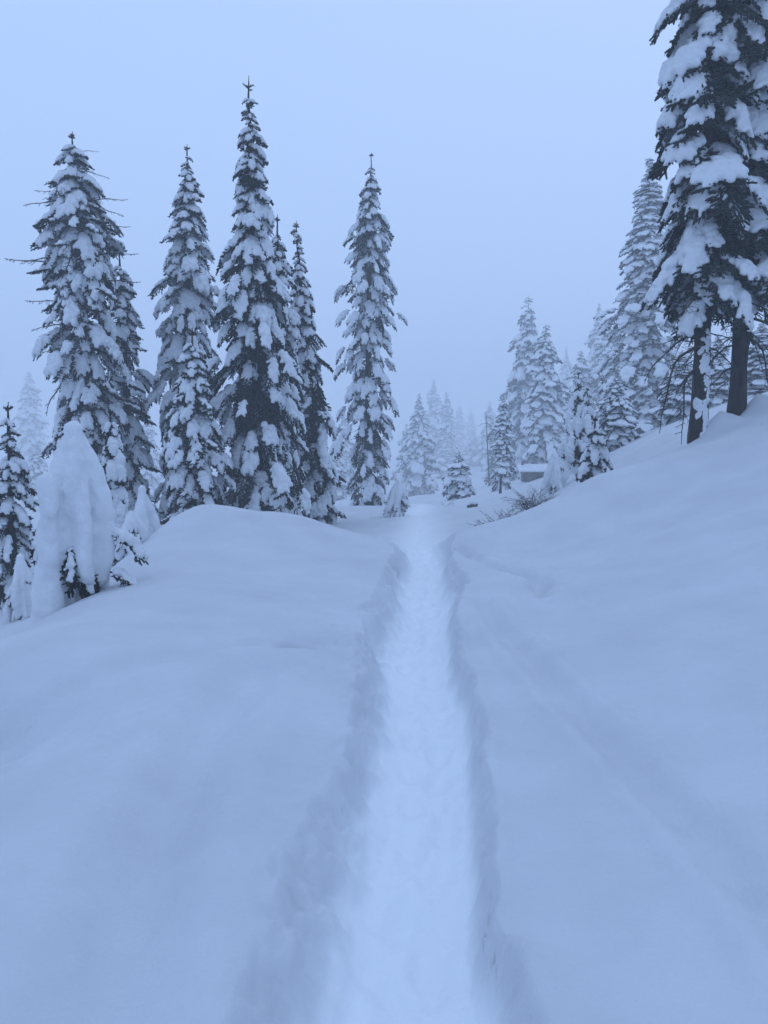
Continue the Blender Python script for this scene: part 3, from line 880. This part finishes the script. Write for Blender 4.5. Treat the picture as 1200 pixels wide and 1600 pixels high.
far_tree('cone', 'frosted fir seen in the gap left of the lone tall fir', 538, 640, 125.1, 24, group=GR)
far_tree('column', 'faint fir in fog at the left edge beyond the young dark fir', 45, 578, 205.6, 26, group=GR)
far_tree('cone', 'hazy fir low between the ragged fir and the young dark fir', 58, 690, 105.2, 26, group=GR)
far_tree('cone', 'hazy fir seen between the ragged fir and the pointed fir', 232, 640, 123.7, 22, group=GR)
far_tree('cone', 'snowy fir seen left of the two bare trunks', 1066, 545, 26, 40, group=GR)
far_tree('cone', 'snowy fir seen between the two bare trunks', 1122, 520, 30, 40, group=GR)
far_tree('cone', 'snowy fir behind the right one of the two bare trunks', 1192, 500, 25, 46, group=GR)
far_tree('small', 'low snowy fir right of the clean bare trunk', 1190, 600, 20, 30, group=GR)
far_tree('cone', 'dim fir above the bank between the white cones and frosted fir', 1010, 520, 111.4, 40, group=GR)

far_tree('ragged', 'misty fir filling the gap between the layered fir and the thin fir', 806, 560, 97.2, 34, group=GR)
far_tree('cone', 'broad misty fir behind the slim darker fir above the hut', 872, 590, 89.1, 36, group=GR)
far_tree('column', 'grey frosted fir behind the two white cones', 908, 545, 83.7, 30, group=GR)
far_tree('ragged', 'frosted fir touching the left side of the tall frosted fir', 968, 505, 78.3, 34, group=GR)
far_tree('cone', 'small misty fir directly behind the hut', 838, 650, 105.3, 26, group=GR)
far_tree('cone', 'second frosted fir behind the thin fir and the snag', 776, 660, 100, 22, group=GR)
far_tree('ragged', 'hazy fir at the right foot of the lone tall fir', 636, 660, 121.5, 24, group=GR)
far_tree('cone', 'hazy fir low behind the crooked fir', 520, 690, 94.5, 28, group=GR)

# ----------------------------------------------------------------- snow ghosts: small trees buried in their snow
def ghost(name, label, base, H, W, seed, lean=0.0, chains=9, ends=None, voxel=0.03, group=None, ball=0.17, flare=True, prof=None, extra=(), core=0.6, fold=0.15, voxel_n=3):
    """a cloak of snow hanging in folds from the tip of a buried sapling"""
    rng = random.Random(seed)
    root = thing(name, label, 'snowy sapling', base, group)
    balls = [((lean * W, 0, H - 0.10 * W), (0.16 * W, 0.16 * W, 0.20 * W))]
    prof = prof or (lambda t: min(1.0, 0.12 + 1.35 * t ** 0.75))
    for c in range(chains):
        az = 6.283 * c / chains + rng.uniform(-fold, fold) * 1.6
        ze = ends(az) if ends else rng.uniform(0.0, 0.25) * H
        n = int((H - ze) / (0.10 * W)) + 2
        for i in range(n):
            z = H - 0.05 * W - (H - ze) * i / (n - 1)
            t = 1 - z / H
            rr = W * 0.5 * prof(t) - ball * W * 0.75
            rr = max(0.0, rr) * (1 + fold * math.sin(t * 5 + c * 2.4)) * (1 - fold * 0.6 * (c % 2))
            b = ball * W * (0.72 + 0.28 * math.sin(min(1, t * 1.6) * 1.57)) * rng.uniform(0.9, 1.1)
            lx = lean * W * (1 - t)
            balls.append(((lx + math.cos(az) * rr, math.sin(az) * rr, z), (b, b, b * 1.4)))
    n = 12
    for i in range(n):
        t = i / (n - 1) * core; z = H * (1 - t)
        b = max(0.07 * W, W * 0.5 * prof(t) * 0.50)
        balls.append(((lean * W * (1 - t), 0, z - 0.1 * W), (b, b, b)))
    balls += list(extra)
    cm = blob('snow_cloak', balls, voxel, SNOW_TREE, voxel_n, 0.012 + 0.022 * W, seed)
    co = np.empty(len(cm.vertices) * 3, np.float32); cm.vertices.foreach_get('co', co); co = co.reshape(-1, 3)
    a_ = np.arctan2(co[:, 1], co[:, 0]); t_ = np.clip(1 - co[:, 2] / H, 0, 1)
    k_ = 1 + sstep(0.06, 0.45, t_) * (0.085 * np.sin(7 * a_ + seed + 1.5 * t_) + 0.05 * np.sin(12 * a_ + 2.3 * seed - 2 * t_))
    co[:, 0] *= k_; co[:, 1] *= k_; co[:, 2] += 0.05 * W * np.sin(5 * a_ + seed) * t_
    cm.vertices.foreach_set('co', co.ravel()); cm.update()
    link('snow_cloak', cm, root)
    s = Soup(); s.tube([(0, 0, -0.2), (0, 0, H * 0.5), (lean * W, 0, H * 0.94)], [0.035 * W + .01, 0.03 * W + .008, 0.008], 7)
    link('trunk', s.mesh('trunk', BARK), root)
    return root

def add_bough(root, kind, i, az, tilt, L, loc, w=1.0, th=1.0):
    nm, sm = BOUGHS[kind][i]
    b = link('bough', nm, root); b.matrix_local = placed(az, R(tilt), 0, L, L * w, L * th, loc)
    if sm is not None: link('snow_pad', sm, b)

gb = at(124, 966, 6.9)
gH = at(118, 664, 6.9).z - gb.z
PI = math.pi
def cloak_end(az):
    # open towards the right front, down to the ground on the left
    a = (az + PI) % (2 * PI) - PI
    if -1.30 < a < 0.6: return 0.44
    if -1.80 < a <= -1.30: return 0.72
    if -2.45 < a <= -1.95: return 0.55
    return -0.15
pillar = [((-0.13 - 0.02 * t, -0.23 - 0.05 * t, 1.15 - 1.3 * t), (0.10 + 0.09 * t ** 2, 0.10 + 0.08 * t ** 2, 0.16)) for t in np.linspace(0, 1, 14)]
gh = ghost('snow_ghost', 'sapling wholly cloaked in smooth hanging snow, at the edge of the left bank', gb, gH, 0.57, 51, 0.02, 8, cloak_end, 0.020, extra=pillar + [((0.04, 0.04, 0.8 * t), (0.11, 0.11, 0.13)) for t in np.linspace(0, 1, 9)], core=0.70, fold=0.20,
           prof=lambda t: float(np.interp(t, [0, .11, .27, .42, .58, .75, 1], [.12, .44, .80, .92, .96, 1.0, 1.0])), ball=0.135)
for az, tl, L, loc, k in [(-1.4, 64, 0.34, (0.04, -0.20, 0.66), 'light'), (-0.8, 70, 0.30, (0.12, -0.14, 0.52), 'mid'), (-1.2, 72, 0.42, (0.06, -0.10, 0.66), 'bare'), (-0.5, 68, 0.40, (0.10, -0.08, 0.60), 'bare'), (-1.9, 75, 0.34, (-0.20, -0.24, 0.85), 'light'),
                          (0.1, 28, 0.40, (0.28, 0.02, 0.80), 'heavy'), (-0.1, 22, 0.38, (0.30, -0.06, 0.42), 'mid')]:
    add_bough(gh, k, 0, az, tl, L, loc)
sprig = at(112, 660, 6.9) - gb
add_bough(gh, 'tip', 0, 2.6, 10, 0.12, (sprig.x, 0, sprig.z - 0.02)); add_bough(gh, 'tip', 1, 0.4, 10, 0.12, (sprig.x, 0, sprig.z - 0.04))

def small_ghost(label, px, py_top, Y, wpx, seed, lean=0.0, boughs=5, group='saplings buried in snow'):
    top = at(px, py_top, Y); zb = gz(top.x, Y); H = top.z - zb; W = wpx * Y / FPX
    root = ghost('snow_ghost', label, (top.x, Y, zb - 0.05), H + 0.05, W, seed, lean, 7, None, max(0.018, W * 0.045), group, fold=0.34, core=0.7, voxel_n=2, ball=0.15)
    rng = random.Random(seed)
    for k in range(boughs):
        az = -PI / 2 + rng.uniform(-1.6, 1.6); z = H * rng.uniform(0.12, 0.6)
        add_bough(root, 'mid', rng.randrange(4), az, rng.uniform(35, 65), W * rng.uniform(0.5, 0.7), (math.cos(az) * W * .15, math.sin(az) * W * .15, z))
    for k in range(boughs * 2):
        az = rng.uniform(0, 6.283); t = rng.uniform(0.25, 0.92); z = H * (1 - t); q = W * 0.36 * min(1.0, 0.12 + 1.35 * t ** 0.75)
        add_bough(root, 'tip', rng.randrange(3), az, rng.uniform(15, 50), W * rng.uniform(0.26, 0.42), (lean * W * (1 - t) + math.cos(az) * q, math.sin(az) * q, z), 1.1, 1.1)
    return root
small_ghost('leaning white sapling at the foot of the lone tall fir', 618, 752, 20.0, 34, 61, 0.15, 9)
small_ghost('snow capped stump-like sapling beside the hump on the left', 222, 762, 11.8, 44, 62, 0.0, 5)
small_ghost('rounded snow mound over a sapling at the left edge', 30, 868, 11.0, 38, 63, 0.05, 4)
small_ghost('white cone sapling standing between the hut and the little dark fir', 868, 708, 19.0, 34, 65, -0.05, 3)
conifer('snow_laden_fir', 'white cone shaped fir, front one of two, left of the little dark fir', 918, 606, 918, 19.5, 36, spire(0.8, 0.14), zb=0.03, gap=0.20, per=7, mix=('pad', 'pad', 'heavy'), clump=0.45, seed=66, flat=1.5, droop=(40, 64), leader=0.08, r0=0.04, group='saplings buried in snow')
conifer('snow_laden_fir', 'white cone shaped fir, back one of two, left of the little dark fir', 904, 582, 900, 23.0, 34, spire(0.8, 0.14), zb=0.03, gap=0.24, per=7, mix=('pad', 'heavy', 'heavy'), clump=0.5, seed=70, flat=1.4, droop=(36, 62), leader=0.08, r0=0.05, group='saplings buried in snow')
conifer('snow_laden_fir', 'snow draped young fir behind the cloaked sapling, by the ragged fir', 172, 640, 178, 13.0, 46, spire(0.6, 0.2), zb=0.03, gap=0.24, per=7, mix=('pad', 'heavy', 'heavy'), seed=67, flat=1.4, droop=(35, 66), leader=0.1, r0=0.05, group='saplings buried in snow')
small_ghost('low snow plastered sapling between the cloaked one and the hump', 205, 800, 9.6, 40, 68, 0.0, 6)

# ----------------------------------------------------------------- snowy brush, snag, stake, rock, hut
def brush(label, px, py, Y, wpx, hpx, seed, n=26, load=1.0):
    c = at(px, py, Y); zb = gz(c.x, Y)
    root = thing('bush', label, 'bush', (c.x, Y, zb - 0.05), 'bare snowy bushes')
    rng = random.Random(seed); W = wpx * Y / FPX; H = hpx * Y / FPX
    balls = []
    for k in range(n):
        az = rng.uniform(0, 6.283); L = rng.uniform(0.6, 1.1) * max(W * 0.5, H)
        s = link('stem', THIN[rng.randrange(3)], root)
        tl = -rng.uniform(10, 65)
        s.matrix_local = placed(az, R(tl), R(rng.uniform(-60, 60)), L, L, L, (rng.uniform(-.3, .3) * W, rng.uniform(-.15, .15) * W, 0))
        p = s.matrix_local @ Vector((0.5, 0, 0))
        for j in range(6):
            q = s.matrix_local @ Vector((0.25 + 0.13 * j, rng.uniform(-.1, .1), 0.0)); r = rng.uniform(0.018, 0.05) * load
            balls.append((tuple(q), (r * 1.7, r * 1.5, r)))
    sn = link('snow_load', blob('snow_load', balls, 0.02, SNOW_TREE, 2, 0.012, seed), root); sn['kind'] = 'stuff'
    return root
brush('bare twiggy bush weighed down by snow at the crest of the right bank', 795, 815, 13.6, 74, 62, 71, 95, 0.9)
brush('snow smothered bush between the twiggy bush and the white cone sapling', 842, 772, 15.5, 66, 60, 72, 80, 3.0)
brush('tiny bare bush sticking out of the snow where the trench ends', 762, 826, 13.2, 34, 22, 73, 20, 0.6)
brush('small bush at the left foot of the little lone fir in the clearing', 698, 795, 27, 22, 22, 74, 10)

sn = at(766, 645, 75); szb = gz(sn.x, 75)
snag = thing('dead_tree', 'thin bare dead trunk standing in the mist left of the hut', 'dead tree', (sn.x, 75, szb))
tm, _ax = trunk_mesh(sn.z - szb, 0.075, (-0.4, 0), 5, rtop=0.03, sides=8)
link('trunk', tm, snag)
for k in range(14):
    l = link('bare_limb', LIMBS[k % 4], snag); z = (sn.z - szb) * rnd.uniform(0.3, 0.97); L = rnd.uniform(0.8, 1.9)
    l.matrix_local = placed(rnd.uniform(0, 6.28), R(rnd.uniform(-10, 25)), 0, L, L, L, (-0.4 * z / (sn.z - szb), 0, z))
sn2 = at(782, 745, 33); z2 = gz(sn2.x, 33)
st = thing('dead_tree', 'short dark dead stem beside the thin fir left of the hut', 'dead tree', (sn2.x, 33, z2))
tm, _ax = trunk_mesh(max(0.8, sn2.z - z2), 0.045, (0.02, 0), 6, rtop=0.025, sides=8); link('trunk', tm, st)

sk = at(633, 818, 16.5); zk = gz(sk.x, 16.5)
s = Soup(); hk = sk.z - zk
s.tube([(0, 0, -0.15), (0, 0, hk * 0.5), (0.006, 0, hk - 0.01), (0.006, 0, hk)], [0.018, 0.018, 0.018, 0.009], 8)
stake = thing('marker_stake', 'thin dark trail marker stake beyond the end of the trench', 'stake', (sk.x, 16.5, zk), None, s.mesh('marker_stake', PAINT))

rk = at(738, 789, 24.5); zr = gz(rk.x, 24.5)
m = blob('rock', [((0, 0, 0.05), (0.26, 0.2, 0.15)), ((0.15, 0.05, 0.10), (0.18, 0.16, 0.14)), ((-.15, .03, .03), (.16, .16, .12))], 0.03, ROCK, 1, 0.04, 4)
rock = thing('rock', 'small dark rock bare of snow on the far side of the clearing', 'rock', (rk.x, 24.5, zr), None, m)
m = blob('snow_cap', [((0.05, 0.03, 0.20), (0.24, 0.19, 0.09)), ((-.12, .05, .14), (.14, .15, .07))], 0.02, SNOW_TREE, 4)
link('snow_cap', m, rock)
rock.scale = (0.55, 0.55, 0.75)

# hut half buried behind the brush
HY = 52.0
h0 = at(834, 757, HY); zh = gz(h0.x, HY) - 0.15
top_z = at(834, 734, HY).z
hut = thing('hut', 'low dark wooden hut with snow on its roof, half hidden behind the brush', 'hut', (h0.x, HY, zh))
hw, hd, hh = 0.80, 0.8, max(0.55, top_z - zh - 0.25)
def box(c, s):
    v = [(c[0] + sx * s[0] / 2, c[1] + sy * s[1] / 2, c[2] + sz * s[2] / 2) for sz in (-1, 1) for sx, sy in ((-1, -1), (1, -1), (1, 1), (-1, 1))]
    return v, [(0, 3, 2, 1), (4, 5, 6, 7), (0, 1, 5, 4), (1, 2, 6, 5), (2, 3, 7, 6), (3, 0, 4, 7)]
nb = 6
for k in range(nb):
    v, f = box((0, -hd / 2, hh * (k + 0.5) / nb), (2 * hw - 0.01 * (k % 2), 0.06, hh / nb - 0.012))
    link('wall_board', mesh_from('wall_board', v, f, WOOD), hut)
v, f = box((0, 0.03, hh / 2), (2 * hw - 0.06, hd - 0.06, hh - 0.01)); link('wall', mesh_from('wall', v, f, WOOD), hut)
ov = 0.18; rise = 0.34
v = [(-hw - ov, -hd / 2 - ov, hh), (hw + ov, -hd / 2 - ov, hh), (hw + ov, hd / 2 + ov, hh + rise), (-hw - ov, hd / 2 + ov, hh + rise)]
v += [(a, b, c + 0.09) for a, b, c in v]
rf = link('roof', mesh_from('roof', v, [(0, 3, 2, 1), (4, 5, 6, 7), (0, 1, 5, 4), (1, 2, 6, 5), (2, 3, 7, 6), (3, 0, 4, 7)], WOOD), hut)
balls = []
_r = random.Random(9)
for ix in range(9):
    for iy in range(5):
        x = -hw - ov + 0.1 + (2 * hw + 2 * ov - 0.2) * ix / 8; y = -hd / 2 - ov + 0.2 + (hd + 2 * ov - 0.3) * iy / 4
        balls.append(((x, y, hh + 0.14 + rise * (iy / 4) + _r.uniform(-.01, .02)), (0.20, 0.22, 0.13)))
link('roof_snow', blob('roof_snow', balls, 0.035, SNOW_TREE, 5, 0.01, 3), rf)
v, f = box((0.25, -hd / 2 - 0.035, hh * 0.55), (0.40, 0.03, hh * 0.4)); wnd = link('window', mesh_from('window', v, f, GLASS), hut)
for sx in (-0.22, 0.22):
    v, f = box((0.25 + sx, -hd / 2 - 0.04, hh * 0.55), (0.04, 0.05, hh * 0.5)); link('window_post', mesh_from('window_post', v, f, WOOD), wnd)
v, f = box((-hw + 0.1, hd / 2 - 0.1, hh + rise + 0.22), (0.12, 0.12, 0.4)); link('stove_pipe', mesh_from('stove_pipe', v, f, WOOD), rf)
